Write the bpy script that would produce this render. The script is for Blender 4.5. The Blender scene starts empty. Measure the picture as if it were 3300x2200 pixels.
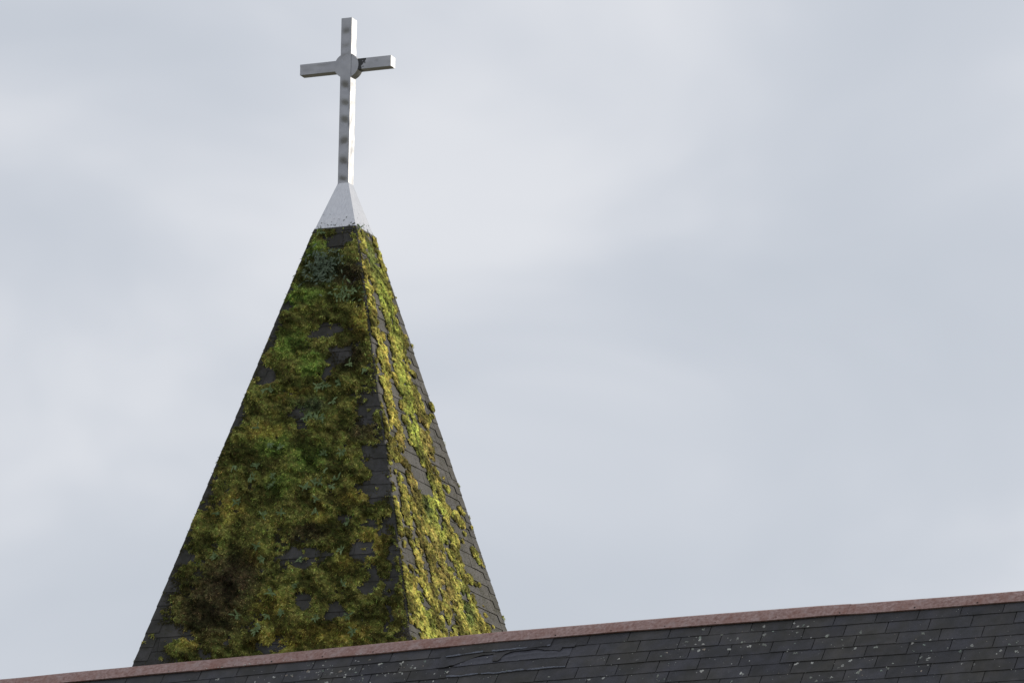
import bpy, math, random
import numpy as np
from mathutils import Vector, Matrix

random.seed(7)
rng = np.random.default_rng(11)
S = bpy.context.scene
COL = S.collection

# ------------------------------------------------------------------ camera
EYE = np.array([0.0, 0.0, 1.6])
PHI, ROLL = 0.2398914, 0.0153249            # looking up 13.7 degrees, slight roll
FPX = 18000.0                               # focal length in pixels of a 3300 px wide frame
fw = np.array([0, math.cos(PHI), math.sin(PHI)])
up0 = np.array([0, -math.sin(PHI), math.cos(PHI)])
rt0 = np.array([1.0, 0, 0])
rt = math.cos(ROLL) * rt0 + math.sin(ROLL) * up0
up = -math.sin(ROLL) * rt0 + math.cos(ROLL) * up0
cd = bpy.data.cameras.new('camera')
cd.sensor_width = 36.0
cd.lens = FPX / 3300 * 36
cd.clip_start = 0.5
cd.clip_end = 6000
cam = bpy.data.objects.new('camera', cd)
m = Matrix.Identity(4)
for i in range(3):
    m[i][0], m[i][1], m[i][2], m[i][3] = rt[i], up[i], -fw[i], EYE[i]
cam.matrix_world = m
COL.objects.link(cam)
S.camera = cam

# ------------------------------------------------------------------ axes of the spire and of the nave roof
TH = 0.3980798
U = np.array([math.cos(TH), -math.sin(TH), 0])
V = np.array([math.sin(TH), math.cos(TH), 0])
Z = np.array([0, 0, 1.0])
O = np.array([-1.316018, 42.0, 1.6])        # spire axis at eye height
SL, ZAP = 0.27262, 11.75427                 # half width per metre of drop, virtual apex height
LL = math.sqrt(1 + SL * SL)
A = O + ZAP * Z

# ------------------------------------------------------------------ sky
SUN = 0.535 * U + 0.715 * V + 0.455 * Z
SUN = SUN / np.linalg.norm(SUN)
w = bpy.data.worlds.new('World')
S.world = w
w.use_nodes = True
nt = w.node_tree
nt.nodes.clear()
N = nt.nodes.new
out = N('ShaderNodeOutputWorld')
bg = N('ShaderNodeBackground')
bg.inputs['Strength'].default_value = 0.1
sky = N('ShaderNodeTexSky')
sky.sky_type = 'NISHITA'
sky.sun_disc = False
sky.sun_elevation = math.asin(SUN[2])
sky.sun_rotation = math.atan2(SUN[0], SUN[1])
tc = N('ShaderNodeTexCoord')
mp = N('ShaderNodeMapping')
mp.inputs['Scale'].default_value = (1.0, 1.0, 1.75)
mp.inputs['Rotation'].default_value = (0, math.radians(-14), 0)
mp.inputs['Location'].default_value = (7.694, 7.665, 3.333)
nt.links.new(tc.outputs['Generated'], mp.inputs['Vector'])
n1 = N('ShaderNodeTexNoise')
n1.inputs['Scale'].default_value = 12.0
n1.inputs['Detail'].default_value = 3.5
n1.inputs['Roughness'].default_value = 0.5
n1.inputs['Distortion'].default_value = 0.35
nt.links.new(mp.outputs[0], n1.inputs['Vector'])
n2 = N('ShaderNodeTexNoise')
n2.inputs['Scale'].default_value = 3.0
n2.inputs['Detail'].default_value = 2.0
nt.links.new(mp.outputs[0], n2.inputs['Vector'])
mx = N('ShaderNodeMath'); mx.operation = 'MULTIPLY_ADD'
mx.inputs[1].default_value = 0.35
nt.links.new(n2.outputs['Fac'], mx.inputs[0])
m2 = N('ShaderNodeMath'); m2.operation = 'MULTIPLY'
m2.inputs[1].default_value = 0.65
nt.links.new(n1.outputs['Fac'], m2.inputs[0])
nt.links.new(m2.outputs[0], mx.inputs[2])
cr = N('ShaderNodeValToRGB')
cr.color_ramp.interpolation = 'B_SPLINE'
e = cr.color_ramp.elements
e[0].position = 0.36; e[0].color = (0.558, 0.597, 0.660, 1)
e[1].position = 0.70; e[1].color = (0.800, 0.812, 0.848, 1)
x_ = e.new(0.55); x_.color = (0.616, 0.649, 0.712, 1)
nt.links.new(mx.outputs[0], cr.inputs[0])
sc10 = N('ShaderNodeVectorMath'); sc10.operation = 'SCALE'
sc10.inputs['Scale'].default_value = 10.0
nt.links.new(cr.outputs[0], sc10.inputs[0])
mix = N('ShaderNodeMix'); mix.data_type = 'RGBA'
mix.inputs[0].default_value = 0.93           # nearly closed cloud cover over the clear sky
nt.links.new(sky.outputs[0], mix.inputs[6])
nt.links.new(sc10.outputs[0], mix.inputs[7])
nt.links.new(mix.outputs[2], bg.inputs['Color'])
nt.links.new(bg.outputs[0], out.inputs['Surface'])

sd = bpy.data.lights.new('sun', 'SUN')
sd.energy = 4.9
sd.angle = math.radians(2.0)
sd.color = (1.0, 0.93, 0.80)
so = bpy.data.objects.new('sun', sd)
so.rotation_euler = Vector(SUN).to_track_quat('Z', 'Y').to_euler()
so.location = (30, 20, 40)
COL.objects.link(so)

S.view_settings.view_transform = 'Standard'
S.view_settings.look = 'None'
S.view_settings.exposure = 0.0
S.view_settings.gamma = 1.0
S.view_settings.use_curve_mapping = False
S.render.resolution_x, S.render.resolution_y = 1024, 682

# ------------------------------------------------------------------ helpers
def tag(o, label=None, cat=None, group=None, kind=None):
    if label: o['label'] = label
    if cat: o['category'] = cat
    if group: o['group'] = group
    if kind: o['kind'] = kind
    return o

def empty(name, loc):
    o = bpy.data.objects.new(name, None)
    o.location = Vector(loc)
    o.empty_display_size = 0.2
    COL.objects.link(o)
    return o

def world_of(o):
    v = np.array(o.location)
    p = o.parent
    while p is not None:
        v = v + np.array(p.location)
        p = p.parent
    return v

def add(name, verts, faces, mat, parent=None, smooth=False, origin=None):
    """verts in world coordinates; linked as one mesh object under parent"""
    verts = np.asarray(verts, float)
    if parent is not None:
        base = world_of(parent)
        loc = np.zeros(3) if origin is None else np.asarray(origin) - base
        rel = verts - base - loc
    else:
        loc = np.zeros(3) if origin is None else np.asarray(origin)
        rel = verts - loc
    me = bpy.data.meshes.new(name)
    me.from_pydata(rel.tolist(), [], [tuple(f) for f in faces])
    me.materials.append(mat)
    if smooth:
        me.polygons.foreach_set('use_smooth', [True] * len(me.polygons))
    me.update()
    o = bpy.data.objects.new(name, me)
    o.location = Vector(loc)
    if parent is not None: o.parent = parent
    COL.objects.link(o)
    return o

def add_np(name, verts, tris, mat, cols=None, parent=None, smooth=False):
    base = world_of(parent) if parent is not None else np.zeros(3)
    me = bpy.data.meshes.new(name)
    nv, nf = len(verts), len(tris)
    me.vertices.add(nv)
    me.vertices.foreach_set('co', (verts - base).astype(np.float32).ravel())
    me.loops.add(nf * 3)
    me.loops.foreach_set('vertex_index', tris.astype(np.int32).ravel())
    me.polygons.add(nf)
    me.polygons.foreach_set('loop_start', np.arange(0, nf * 3, 3, dtype=np.int32))
    me.polygons.foreach_set('loop_total', np.full(nf, 3, np.int32))
    if smooth: me.polygons.foreach_set('use_smooth', np.ones(nf, bool))
    me.update(calc_edges=True)
    if cols is not None:
        at = me.color_attributes.new('Col', 'FLOAT_COLOR', 'POINT')
        c4 = np.ones((nv, 4), np.float32); c4[:, :3] = cols
        at.data.foreach_set('color', c4.ravel())
    me.materials.append(mat)
    o = bpy.data.objects.new(name, me)
    if parent is not None: o.parent = parent
    COL.objects.link(o)
    return o

# lattice noise for shapes
TAB = np.random.default_rng(5).random((8, 256, 256))
def vn(x, y, k=0):
    x = np.asarray(x, float) + 100.37; y = np.asarray(y, float) + 100.71
    xi = np.floor(x).astype(int); yi = np.floor(y).astype(int)
    fx = x - xi; fy = y - yi
    fx = fx * fx * fx * (fx * (fx * 6 - 15) + 10); fy = fy * fy * fy * (fy * (fy * 6 - 15) + 10)
    T = TAB[k % 8]
    a = T[xi & 255, yi & 255]; b = T[(xi + 1) & 255, yi & 255]
    c = T[xi & 255, (yi + 1) & 255]; d = T[(xi + 1) & 255, (yi + 1) & 255]
    return (a * (1 - fx) + b * fx) * (1 - fy) + (c * (1 - fx) + d * fx) * fy
def fbm(x, y, k=0, o=4, g=0.5):
    s = 0; a = 1; t = 0
    for i in range(o):
        s = s + a * vn(x * 2 ** i, y * 2 ** i, k + i); t += a; a *= g
    return s / t
def sstep(a, b, x):
    t = np.clip((x - a) / (b - a), 0, 1)
    return t * t * (3 - 2 * t)

# ------------------------------------------------------------------ materials
class MatB:
    def __init__(self, name):
        self.m = bpy.data.materials.new(name); self.m.use_nodes = True
        self.t = self.m.node_tree; self.b = self.t.nodes['Principled BSDF']
        self.tc = self.t.nodes.new('ShaderNodeTexCoord')
    def n(self, k, **kw):
        x = self.t.nodes.new(k)
        for a, v in kw.items(): setattr(x, a, v)
        return x
    def l(self, a, b): self.t.links.new(a, b)
    def noise(self, scale, detail=4, rough=0.5, dist=0.0, vec=None, stretch=None):
        x = self.n('ShaderNodeTexNoise')
        x.inputs['Scale'].default_value = scale; x.inputs['Detail'].default_value = detail
        x.inputs['Roughness'].default_value = rough; x.inputs['Distortion'].default_value = dist
        src = vec or self.tc.outputs['Object']
        if stretch:
            q = self.n('ShaderNodeMapping'); q.inputs['Scale'].default_value = stretch
            self.l(src, q.inputs[0]); src = q.outputs[0]
        self.l(src, x.inputs['Vector'])
        return x.outputs['Fac']
    def ramp(self, fac, stops):
        x = self.n('ShaderNodeValToRGB'); el = x.color_ramp.elements
        while len(el) > 1: el.remove(el[-1])
        for i, (p, c) in enumerate(stops):
            q = el[0] if i == 0 else el.new(p)
            q.position = p; q.color = (c if len(c) == 4 else (*c, 1))
        self.l(fac, x.inputs[0]); return x.outputs[0]
    def math(self, op, a, b):
        x = self.n('ShaderNodeMath', operation=op)
        for i, v in enumerate((a, b)):
            if isinstance(v, (int, float)): x.inputs[i].default_value = v
            else: self.l(v, x.inputs[i])
        return x.outputs[0]
    def mixc(self, f, a, b, mode='MIX'):
        x = self.n('ShaderNodeMix', data_type='RGBA', blend_type=mode)
        for i, v in ((0, f), (6, a), (7, b)):
            if isinstance(v, (int, float)): x.inputs[i].default_value = v
            elif isinstance(v, tuple): x.inputs[i].default_value = (*v, 1)
            else: self.l(v, x.inputs[i])
        return x.outputs[2]
    def bump(self, h, strength, dist=0.01):
        x = self.n('ShaderNodeBump'); x.inputs['Strength'].default_value = strength
        x.inputs['Distance'].default_value = dist
        self.l(h, x.inputs['Height']); self.l(x.outputs[0], self.b.inputs['Normal'])
    def set(self, **kw):
        for k, v in kw.items():
            i = self.b.inputs[k.replace('_', ' ')]
            if isinstance(v, (int, float)): i.default_value = v
            elif isinstance(v, tuple): i.default_value = (*v, 1)
            else: self.l(v, i)
        return self.m

def shingle_mat(name, dark, light, tint, dirt):
    B = MatB(name)
    gr = B.noise(260, 2, 0.7)
    c = B.ramp(gr, [(0.30, dark), (0.70, light)])
    big = B.noise(3.0, 4, 0.6)
    c = B.mixc(B.ramp(big, [(0.42, (0, 0, 0)), (0.68, (0.8, 0.8, 0.8))]), c, tint)
    al = B.noise(7.5, 5, 0.65, vec=B.n('ShaderNodeNewGeometry').outputs['Position'])
    c = B.mixc(B.ramp(al, [(0.36, (0, 0, 0)), (0.62, (dirt, dirt, dirt))]), c, (0.034, 0.034, 0.026))
    oi = B.n('ShaderNodeObjectInfo')
    v = B.math('MULTIPLY_ADD', oi.outputs['Random'], 0.30)
    v.node.inputs[2].default_value = 0.85
    hsv = B.n('ShaderNodeHueSaturation'); B.l(v, hsv.inputs['Value']); B.l(c, hsv.inputs['Color'])
    B.bump(gr, 0.5, 0.004)
    return B.set(Base_Color=hsv.outputs[0], Roughness=0.92, Specular_IOR_Level=0.25)

M_ROOF = shingle_mat('roof_shingle', (0.054, 0.053, 0.062), (0.108, 0.106, 0.118), (0.098, 0.090, 0.080), 0.45)
M_SPIRE = shingle_mat('spire_shingle', (0.052, 0.050, 0.051), (0.112, 0.108, 0.109), (0.080, 0.074, 0.066), 0.75)

B = MatB('worn_edge'); g_ = B.noise(120, 3)
M_WORN = B.set(Base_Color=B.ramp(g_, [(0.35, (0.09, 0.095, 0.115)), (0.65, (0.17, 0.18, 0.215))]), Roughness=0.8)
B = MatB('bitumen_sheet'); g_ = B.noise(40, 4); 
M_BIT = B.set(Base_Color=B.ramp(g_, [(0.3, (0.058, 0.057, 0.070)), (0.7, (0.080, 0.079, 0.095))]), Roughness=0.62)
B = MatB('felt'); M_FELT = B.set(Base_Color=B.ramp(B.noise(20), [(0.3, (0.02, 0.02, 0.022)), (0.7, (0.04, 0.038, 0.038))]), Roughness=0.95)

B = MatB('ridge_paint')
a_ = B.noise(42, 5, 0.7); b_ = B.noise(4.5, 5, 0.65); c_ = B.noise(13, 4, 0.65)
col = B.ramp(a_, [(0.34, (0.215, 0.112, 0.092)), (0.50, (0.335, 0.210, 0.185)), (0.68, (0.470, 0.330, 0.300))])
col = B.mixc(B.ramp(b_, [(0.45, (0, 0, 0)), (0.68, (0.7, 0.7, 0.7))]), col, (0.26, 0.118, 0.085))
col = B.mixc(B.ramp(c_, [(0.52, (0, 0, 0)), (0.68, (0.75, 0.75, 0.75))]), col, (0.40, 0.295, 0.275))
B.bump(a_, 0.55, 0.006)
M_RIDGE = B.set(Base_Color=col, Roughness=0.62, Specular_IOR_Level=0.35)
B = MatB('nail'); M_NAIL = B.set(Base_Color=B.ramp(B.noise(60), [(0.4, (0.02, 0.02, 0.02)), (0.7, (0.09, 0.05, 0.035))]), Roughness=0.7, Metallic=0.3)

def metal_mat(name, arm=0):
    """aluminium skin with grime; object axes: x along the bar, y depth, z up"""
    B = MatB(name)
    a = B.noise(9, 4, 0.6); f = B.noise(70, 3, 0.6)
    c = B.ramp(a, [(0.3, (0.33, 0.33, 0.345)), (0.7, (0.43, 0.43, 0.44))])
    sp = B.ramp(B.noise(38, 3, 0.65), [(0.76, (0, 0, 0)), (0.80, (1, 1, 1))])
    c = B.mixc(sp, c, (0.10, 0.095, 0.085))
    met = 0.70
    if arm:
        # black peeled patch that runs out from the boss along the top of the arm
        sx = B.n('ShaderNodeSeparateXYZ'); B.l(B.tc.outputs['Object'], sx.inputs[0])
        d = B.math('SUBTRACT', 0.184, sx.outputs[0])
        d = B.math('MULTIPLY', d, 14.0)
        d = B.math('ADD', d, B.math('MULTIPLY', sx.outputs[2], 7.0))
        d = B.math('ADD', d, B.math('MULTIPLY', B.math('SUBTRACT', B.noise(42, 4, 0.7), 0.5), 2.0))
        mk = B.ramp(d, [(0.42, (0, 0, 0)), (0.52, (1, 1, 1))])
        c = B.mixc(mk, c, (0.022, 0.022, 0.022))
        met = B.math('MULTIPLY', B.math('SUBTRACT', 1.0, mk), 0.70)
    r = B.ramp(f, [(0.3, (0.35, 0.35, 0.35)), (0.7, (0.41, 0.41, 0.41))])
    return B.set(Base_Color=c, Metallic=met, Roughness=r)
M_METAL = metal_mat('cross_metal')
M_METAL_ARM = metal_mat('cross_metal_stained', 1)

B = MatB('cap_metal')
sx = B.n('ShaderNodeSeparateXYZ'); B.l(B.tc.outputs['Object'], sx.inputs[0])
st = B.noise(14, 4, 0.6, stretch=(6, 6, 0.7))
c = B.ramp(st, [(0.30, (0.58, 0.58, 0.60)), (0.70, (0.70, 0.70, 0.715))])
spk = B.noise(46, 4, 0.62)
hgt = B.math('MULTIPLY', sx.outputs[2], 0.95)      # grime splashes thin out above the moss line
spk = B.math('SUBTRACT', spk, hgt)
c = B.mixc(B.ramp(spk, [(0.52, (0, 0, 0)), (0.56, (1, 1, 1))]), c, (0.06, 0.065, 0.045))
M_CAP = B.set(Base_Color=c, Metallic=0.82, Roughness=0.14)

def foliage_mat(name, trans):
    B = MatB(name)
    at = B.n('ShaderNodeAttribute', attribute_name='Col')
    f = B.noise(140, 3, 0.7)
    k = B.ramp(f, [(0.25, (0.62, 0.62, 0.62)), (0.75, (1.3, 1.3, 1.3))])
    c = B.mixc(1.0, at.outputs['Color'], k, 'MULTIPLY')
    B.set(Base_Color=c, Roughness=0.95, Specular_IOR_Level=0.12)
    if trans:
        tr = B.n('ShaderNodeBsdfTranslucent'); B.l(c, tr.inputs['Color'])
        ms = B.n('ShaderNodeMixShader'); ms.inputs[0].default_value = trans
        o = B.t.nodes['Material Output']
        B.l(B.b.outputs[0], ms.inputs[1]); B.l(tr.outputs[0], ms.inputs[2]); B.l(ms.outputs[0], o.inputs['Surface'])
    return B.m
M_MOSS = foliage_mat('moss', 0.22)

def leaf_mat(name, c0, c1):
    B = MatB(name)
    oi = B.n('ShaderNodeObjectInfo')
    f = B.noise(55, 3, 0.6)
    f = B.math('ADD', B.math('MULTIPLY', f, 0.7), B.math('MULTIPLY', oi.outputs['Random'], 0.3))
    return B.set(Base_Color=B.ramp(f, [(0.3, c0), (0.7, c1)]), Roughness=0.6, Specular_IOR_Level=0.2)
M_FERN = leaf_mat('fern_leaf', (0.105, 0.155, 0.060), (0.23, 0.31, 0.140))
M_FERN2 = leaf_mat('fern_leaf_dark', (0.060, 0.088, 0.056), (0.18, 0.23, 0.15))

B = MatB('lichen')
at = B.n('ShaderNodeAttribute', attribute_name='Col')
k = B.ramp(B.noise(180, 3), [(0.3, (0.7, 0.7, 0.7)), (0.7, (1.1, 1.1, 1.1))])
M_LICHEN = B.set(Base_Color=B.mixc(1.0, at.outputs['Color'], k, 'MULTIPLY'), Roughness=0.95)

B = MatB('render_wall')
M_WALL = B.set(Base_Color=B.ramp(B.noise(6, 6), [(0.3, (0.42, 0.39, 0.34)), (0.7, (0.55, 0.52, 0.46))]), Roughness=0.9)
B = MatB('grass')  # gravel and grass yard, toned brown-grey so the cross reflects it neutrally
M_YARD = B.set(Base_Color=B.ramp(B.noise(0.15, 6, 0.6), [(0.3, (0.060, 0.060, 0.038)), (0.7, (0.105, 0.100, 0.070))]), Roughness=1.0)

# ------------------------------------------------------------------ ground
g = add('ground', [(-3000, -3000, 0), (3000, -3000, 0), (3000, 3000, 0), (-3000, 3000, 0)], [(0, 1, 2, 3)], M_YARD)
tag(g, 'dark gravel and grass yard around the church', None, kind='structure')

# ------------------------------------------------------------------ nave roof
THR, RHO = 0.4497046, 0.94532
UR = np.array([math.cos(THR), -math.sin(THR), 0])
VR = np.array([math.sin(THR), math.cos(THR), 0])
R0 = np.array([1.251512, 39.293034, 7.598217 + 1.6])     # a point on the ridge
SAGT = np.array([-9.0, -5.6, -4.47, -2.99, -1.4, 0, 2.6, 6.0])
SAGZ = np.array([-0.130, -0.084, -0.066, -0.037, -0.009, 0, 0.006, 0.0])
def sag(t): return np.interp(t, SAGT, SAGZ)
def roofP(side):
    # side +1 faces the camera, -1 is the far slope
    dn = -side * math.cos(RHO) * VR - math.sin(RHO) * Z
    nn = -side * math.sin(RHO) * VR + math.cos(RHO) * Z
    def P(t, s, n=0.0): return R0 + t * UR + s * dn + n * nn + sag(t) * Z
    return P
RP = roofP(1); RQ = roofP(-1)
T0, T1, SE = -9.0, 6.0, 4.6

church = empty('church', (R0[0] + 0.5, R0[1], 0))
tag(church, 'church nave under a dark shingled roof with red-brown ridge flashing', 'church')

for nm, P in (('roof_deck', RP), ('roof_deck', RQ)):
    ts = np.linspace(T0, T1, 31); vs = []; fs = []
    for t in ts: vs += [P(t, 0.0, -0.004), P(t, SE, -0.004), P(t, SE, -0.09), P(t, 0.13, -0.09)]
    for i in range(30):
        a = i * 4; b = a + 4
        for q in range(4): fs.append((a + q, b + q, b + (q + 1) % 4, a + (q + 1) % 4))
    add(nm, vs, fs, M_FELT, church)

def piece(name, P, parent, mat, top, bot, s0, s1, n0=(0.0, 0.0035), n1=(0.0045, 0.0090), nseg=3, wob=0.0, seed=0, gather=None):
    """one shingle: top / bot are (left, right) at s0 / s1; n are lower and upper heights at the top and bottom edge"""
    vs = []; r = random.Random(seed)
    lift = r.uniform(-0.0008, 0.0032)
    for i in range(nseg + 1):
        f = i / nseg
        a = top[0] + (top[1] - top[0]) * f; b = bot[0] + (bot[1] - bot[0]) * f
        ds = wob * r.uniform(-1, 1); dn = wob * 0.4 * r.uniform(-1, 1) + lift
        vs += [P(a, s0, n0[0]), P(a, s0, n0[1]), P(b, s1 + ds, n1[1] + dn), P(b, s1 + ds, n1[0] + max(dn, -0.001))]
    fs = [(0, 1, 2, 3), tuple(4 * nseg + q for q in (3, 2, 1, 0))]
    for i in range(nseg):
        a = 4 * i; b = a + 4
        for q in range(4): fs.append((a + q, b + q, b + (q + 1) % 4, a + (q + 1) % 4))
    if gather is not None:
        k = len(gather[0]); gather[0].extend(vs); gather[1].extend(tuple(x + k for x in f) for f in fs); return None
    return add(name, vs, fs, mat, parent)

TW, TE, TOFF = 0.3178, 0.1151, 0.1056
def inview(t, s):            # the part of the slope that the photograph shows, with a margin
    return s < np.interp(t, [-4.4, -2.87, -0.3, 2.8], [0.20, 0.42, 0.66, 0.95]) + 0.28 and -5.0 < t < 3.1
rest = ([], [])
rowmax = int((SE - 0.1) / TE)
sd_ = 0
for j in range(1, rowmax + 1):
    sb = 0.0992 + j * TE; stp = sb - TE - 0.025
    lo, hi = T0, T1
    i0 = int((T0 - 1.108 - j * TOFF) / TW) - 1
    for i in range(i0, i0 + int((T1 - T0) / TW) + 3):
        a = 1.108 + j * TOFF + i * TW + 0.003; b = a + TW - 0.006
        if b < T0 + 0.02 or a > T1 - 0.02: continue
        a = max(a, T0); b = min(b, T1)
        sd_ += 1
        # the storm-torn patch below the flashing is built by hand further down
        if j == 1 and -1.80 < (a + b) / 2 < -0.98: continue
        if j == 2 and -1.80 < (a + b) / 2 < -0.80: continue
        if j == 3 and -1.75 < (a + b) / 2 < -0.83: continue
        if inview((a + b) / 2, sb - TE):
            r = random.Random(sd_)
            sk = r.uniform(-0.0015, 0.0015)
            piece('shingle', RP, church, M_ROOF, (a + sk, b + sk), (a, b), stp, sb + r.uniform(-0.002, 0.002), wob=0.0016, seed=sd_)
        else:
            piece('shingle', RP, None, None, (a, b), (a, b), stp, sb, seed=sd_, nseg=1, gather=rest)
for j in range(1, rowmax + 1):
    sb = 0.0992 + j * TE
    i0 = int((T0 - j * 0.16) / TW)
    for i in range(i0, i0 + int((T1 - T0) / TW) + 2):
        a = j * 0.16 + i * TW; b = a + TW - 0.006
        a = max(a, T0); b = min(b, T1)
        if b - a > 0.02: piece('shingle', RQ, None, None, (a, b), (a, b), sb - TE - 0.025, sb, nseg=1, gather=rest)
tag(add('shingle_courses', rest[0], rest[1], M_ROOF, church), kind='stuff')

# torn shingles: sheets with a hand-drawn ragged lower edge
def sheet(name, P, parent, mat, top_s, edge, n_top, n_bot, thick, rag=0.004, seed=1, bulge=None, sub=9):
    r = random.Random(seed)
    e_ = np.array(edge, float)
    tt = np.linspace(e_[0, 0], e_[-1, 0], max(8, int((e_[-1, 0] - e_[0, 0]) / 0.012)))
    order = np.argsort(e_[:, 0])
    ss = np.interp(tt, e_[order, 0], e_[order, 1])
    ss = ss + (fbm(tt * 45, tt * 0 + seed, 1, 3) - 0.5) * 2 * rag
    vs = []; fs = []
    nrow = sub
    for i, t in enumerate(tt):
        for q in range(nrow):
            f = q / (nrow - 1)
            s = top_s + (ss[i] - top_s) * f
            n = n_top + (n_bot - n_top) * f + (vn(t * 14, s * 14 + seed, 2) - 0.5) * 0.004
            if bulge is not None: n += bulge(t, s)
            vs.append(P(t, s, n))
        vs.append(P(t, ss[i], n_bot - thick + (bulge(t, ss[i]) if bulge is not None else 0)))
    st = nrow + 1
    for i in range(len(tt) - 1):
        for q in range(nrow):
            fs.append((i * st + q, (i + 1) * st + q, (i + 1) * st + q + 1, i * st + q + 1))
    return add(name, vs, fs, mat, parent), tt, ss

def worn_strip(parent, P, tt, ss, n, wdt, mask_k, seed):
    vs = []; fs = []
    for t, s in zip(tt, ss):
        d = wdt * (0.45 + 1.1 * vn(t * 30, seed, 3))
        vs += [P(t, s - d, n + 0.0015), P(t, s + 0.001, n + 0.0012), P(t, s + 0.001, n - 0.004)]
    for i in range(len(tt) - 1):
        if vn(tt[i] * 11, seed + 3, 4) < mask_k: continue
        for q in range(2): fs.append((3 * i + q, 3 * i + 3 + q, 3 * i + 4 + q, 3 * i + 1 + q))
    add('worn_edge', vs, fs, M_WORN, parent)

sheets = []
# long bottom strip first, then the smooth under-sheet, then the torn top one
def bulge_u(t, s):
    c = np.interp(t, [-1.66, -1.57, -1.41, -1.344, -1.22, -1.07, -0.94, -0.81], [0.300, 0.272, 0.262, 0.288, 0.272, 0.266, 0.270, 0.280])
    a = np.interp(t, [-1.72, -1.6, -1.45, -1.37, -1.2, -0.95, -0.80], [0, 0.008, 0.009, 0.004, 0.011, 0.007, 0])
    return a * np.exp(-((s - c) / 0.016) ** 2)
o, tt, ss = sheet('torn_shingle', RP, church, M_ROOF, 0.27, [(-1.752, 0.440), (-1.61, 0.441), (-1.51, 0.434), (-1.434, 0.438), (-1.356, 0.445), (-1.282, 0.440), (-1.176, 0.433), (-1.02, 0.435), (-0.90, 0.430), (-0.80, 0.432)], 0.003, 0.013, 0.008, 0.004, 3)
worn_strip(o, RP, tt, ss, 0.013, 0.011, 0.40, 3)
o, tt, ss = sheet('torn_underlay', RP, church, M_BIT, 0.19, [(-1.72, 0.335), (-1.5, 0.330), (-1.2, 0.325), (-0.80, 0.318)], 0.006, 0.0125, 0.003, 0.002, 5, bulge_u, 26)
o, tt, ss = sheet('torn_shingle', RP, church, M_ROOF, 0.17, [(-1.860, 0.331), (-1.80, 0.338), (-1.72, 0.322), (-1.66, 0.297), (-1.609, 0.279), (-1.576, 0.262), (-1.506, 0.240), (-1.42, 0.242), (-1.412, 0.318), (-1.368, 0.320), (-1.346, 0.288), (-1.336, 0.257), (-1.281, 0.230), (-1.174, 0.228), (-1.082, 0.219), (-1.011, 0.245), (-0.934, 0.252), (-0.886, 0.266), (-0.879, 0.231), (-0.78, 0.234)], 0.009, 0.019, 0.005, 0.004, 9)
o, tt, ss = sheet('torn_shingle', RP, church, M_ROOF, 0.09, [(-1.81, 0.232), (-1.70, 0.226), (-1.55, 0.216), (-1.40, 0.219), (-1.27, 0.214), (-1.115, 0.211), (-0.98, 0.206)], 0.011, 0.022, 0.005, 0.004, 13)
worn_strip(o, RP, tt, ss, 0.022, 0.011, 0.36, 8)

# ridge flashing in overlapping lengths, each with its nails
secs = [-9.0, -6.4, -3.9, -1.25, 1.3, 3.8, 6.0]
nails = [-4.15, -3.70, -3.285, -2.861, -2.444, -2.025, -1.50, -0.968, -0.527, -0.104, 0.289, 0.76, 1.245, 1.81, 2.279, 2.75]
for k in range(len(secs) - 1):
    ta, tb = secs[k] - 0.03, secs[k + 1]
    ts = np.linspace(ta, tb, 40)
    off = 0.0025 * (k % 2)
    vs = []; fs = []
    for t in ts:
        wv = (vn(t * 3.1, k, 5) - 0.5); wv2 = (vn(t * 1.7, k + 9, 6) - 0.5)
        h = 0.020 + off + 0.006 * wv2
        sb = 0.120 + 0.010 * wv + 0.004 * wv2
        prof = [RP(t, sb, h - 0.010), RP(t, sb + 0.002, h + 0.0035), RP(t, sb - 0.010, h + 0.001), RP(t, 0.055, h),
                RP(t, 0.012, h - 0.010), R0 + t * UR + (sag(t) + 0.004 + 0.006 * wv2 + off) * Z, RQ(t, 0.012, h - 0.010), RQ(t, 0.055, h), RQ(t, sb, h)]
        vs += prof
    n = 9
    for i in range(len(ts) - 1):
        for q in range(n - 1): fs.append((i * n + q, i * n + q + 1, (i + 1) * n + q + 1, (i + 1) * n + q))
    rc = add('ridge_cap', vs, fs, M_RIDGE, church)
    for t in nails:
        if ta + 0.03 <= t < tb:
            c = RP(t, 0.102, 0.0215 + off)
            vs2 = [c + 0.006 * (RP(t, 0.1, 1) - RP(t, 0.1, 0))]; fs2 = []
            for q in range(8):
                an = q * math.pi / 4
                vs2.append(c + 0.0075 * math.cos(an) * UR + 0.0075 * math.sin(an) * (RP(t, 1, 0) - RP(t, 0, 0)) - 0.001 * Z)
            for q in range(8): fs2.append((0, 1 + q, 1 + (q + 1) % 8))
            add('nail', vs2, fs2, M_NAIL, rc, True)

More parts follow.
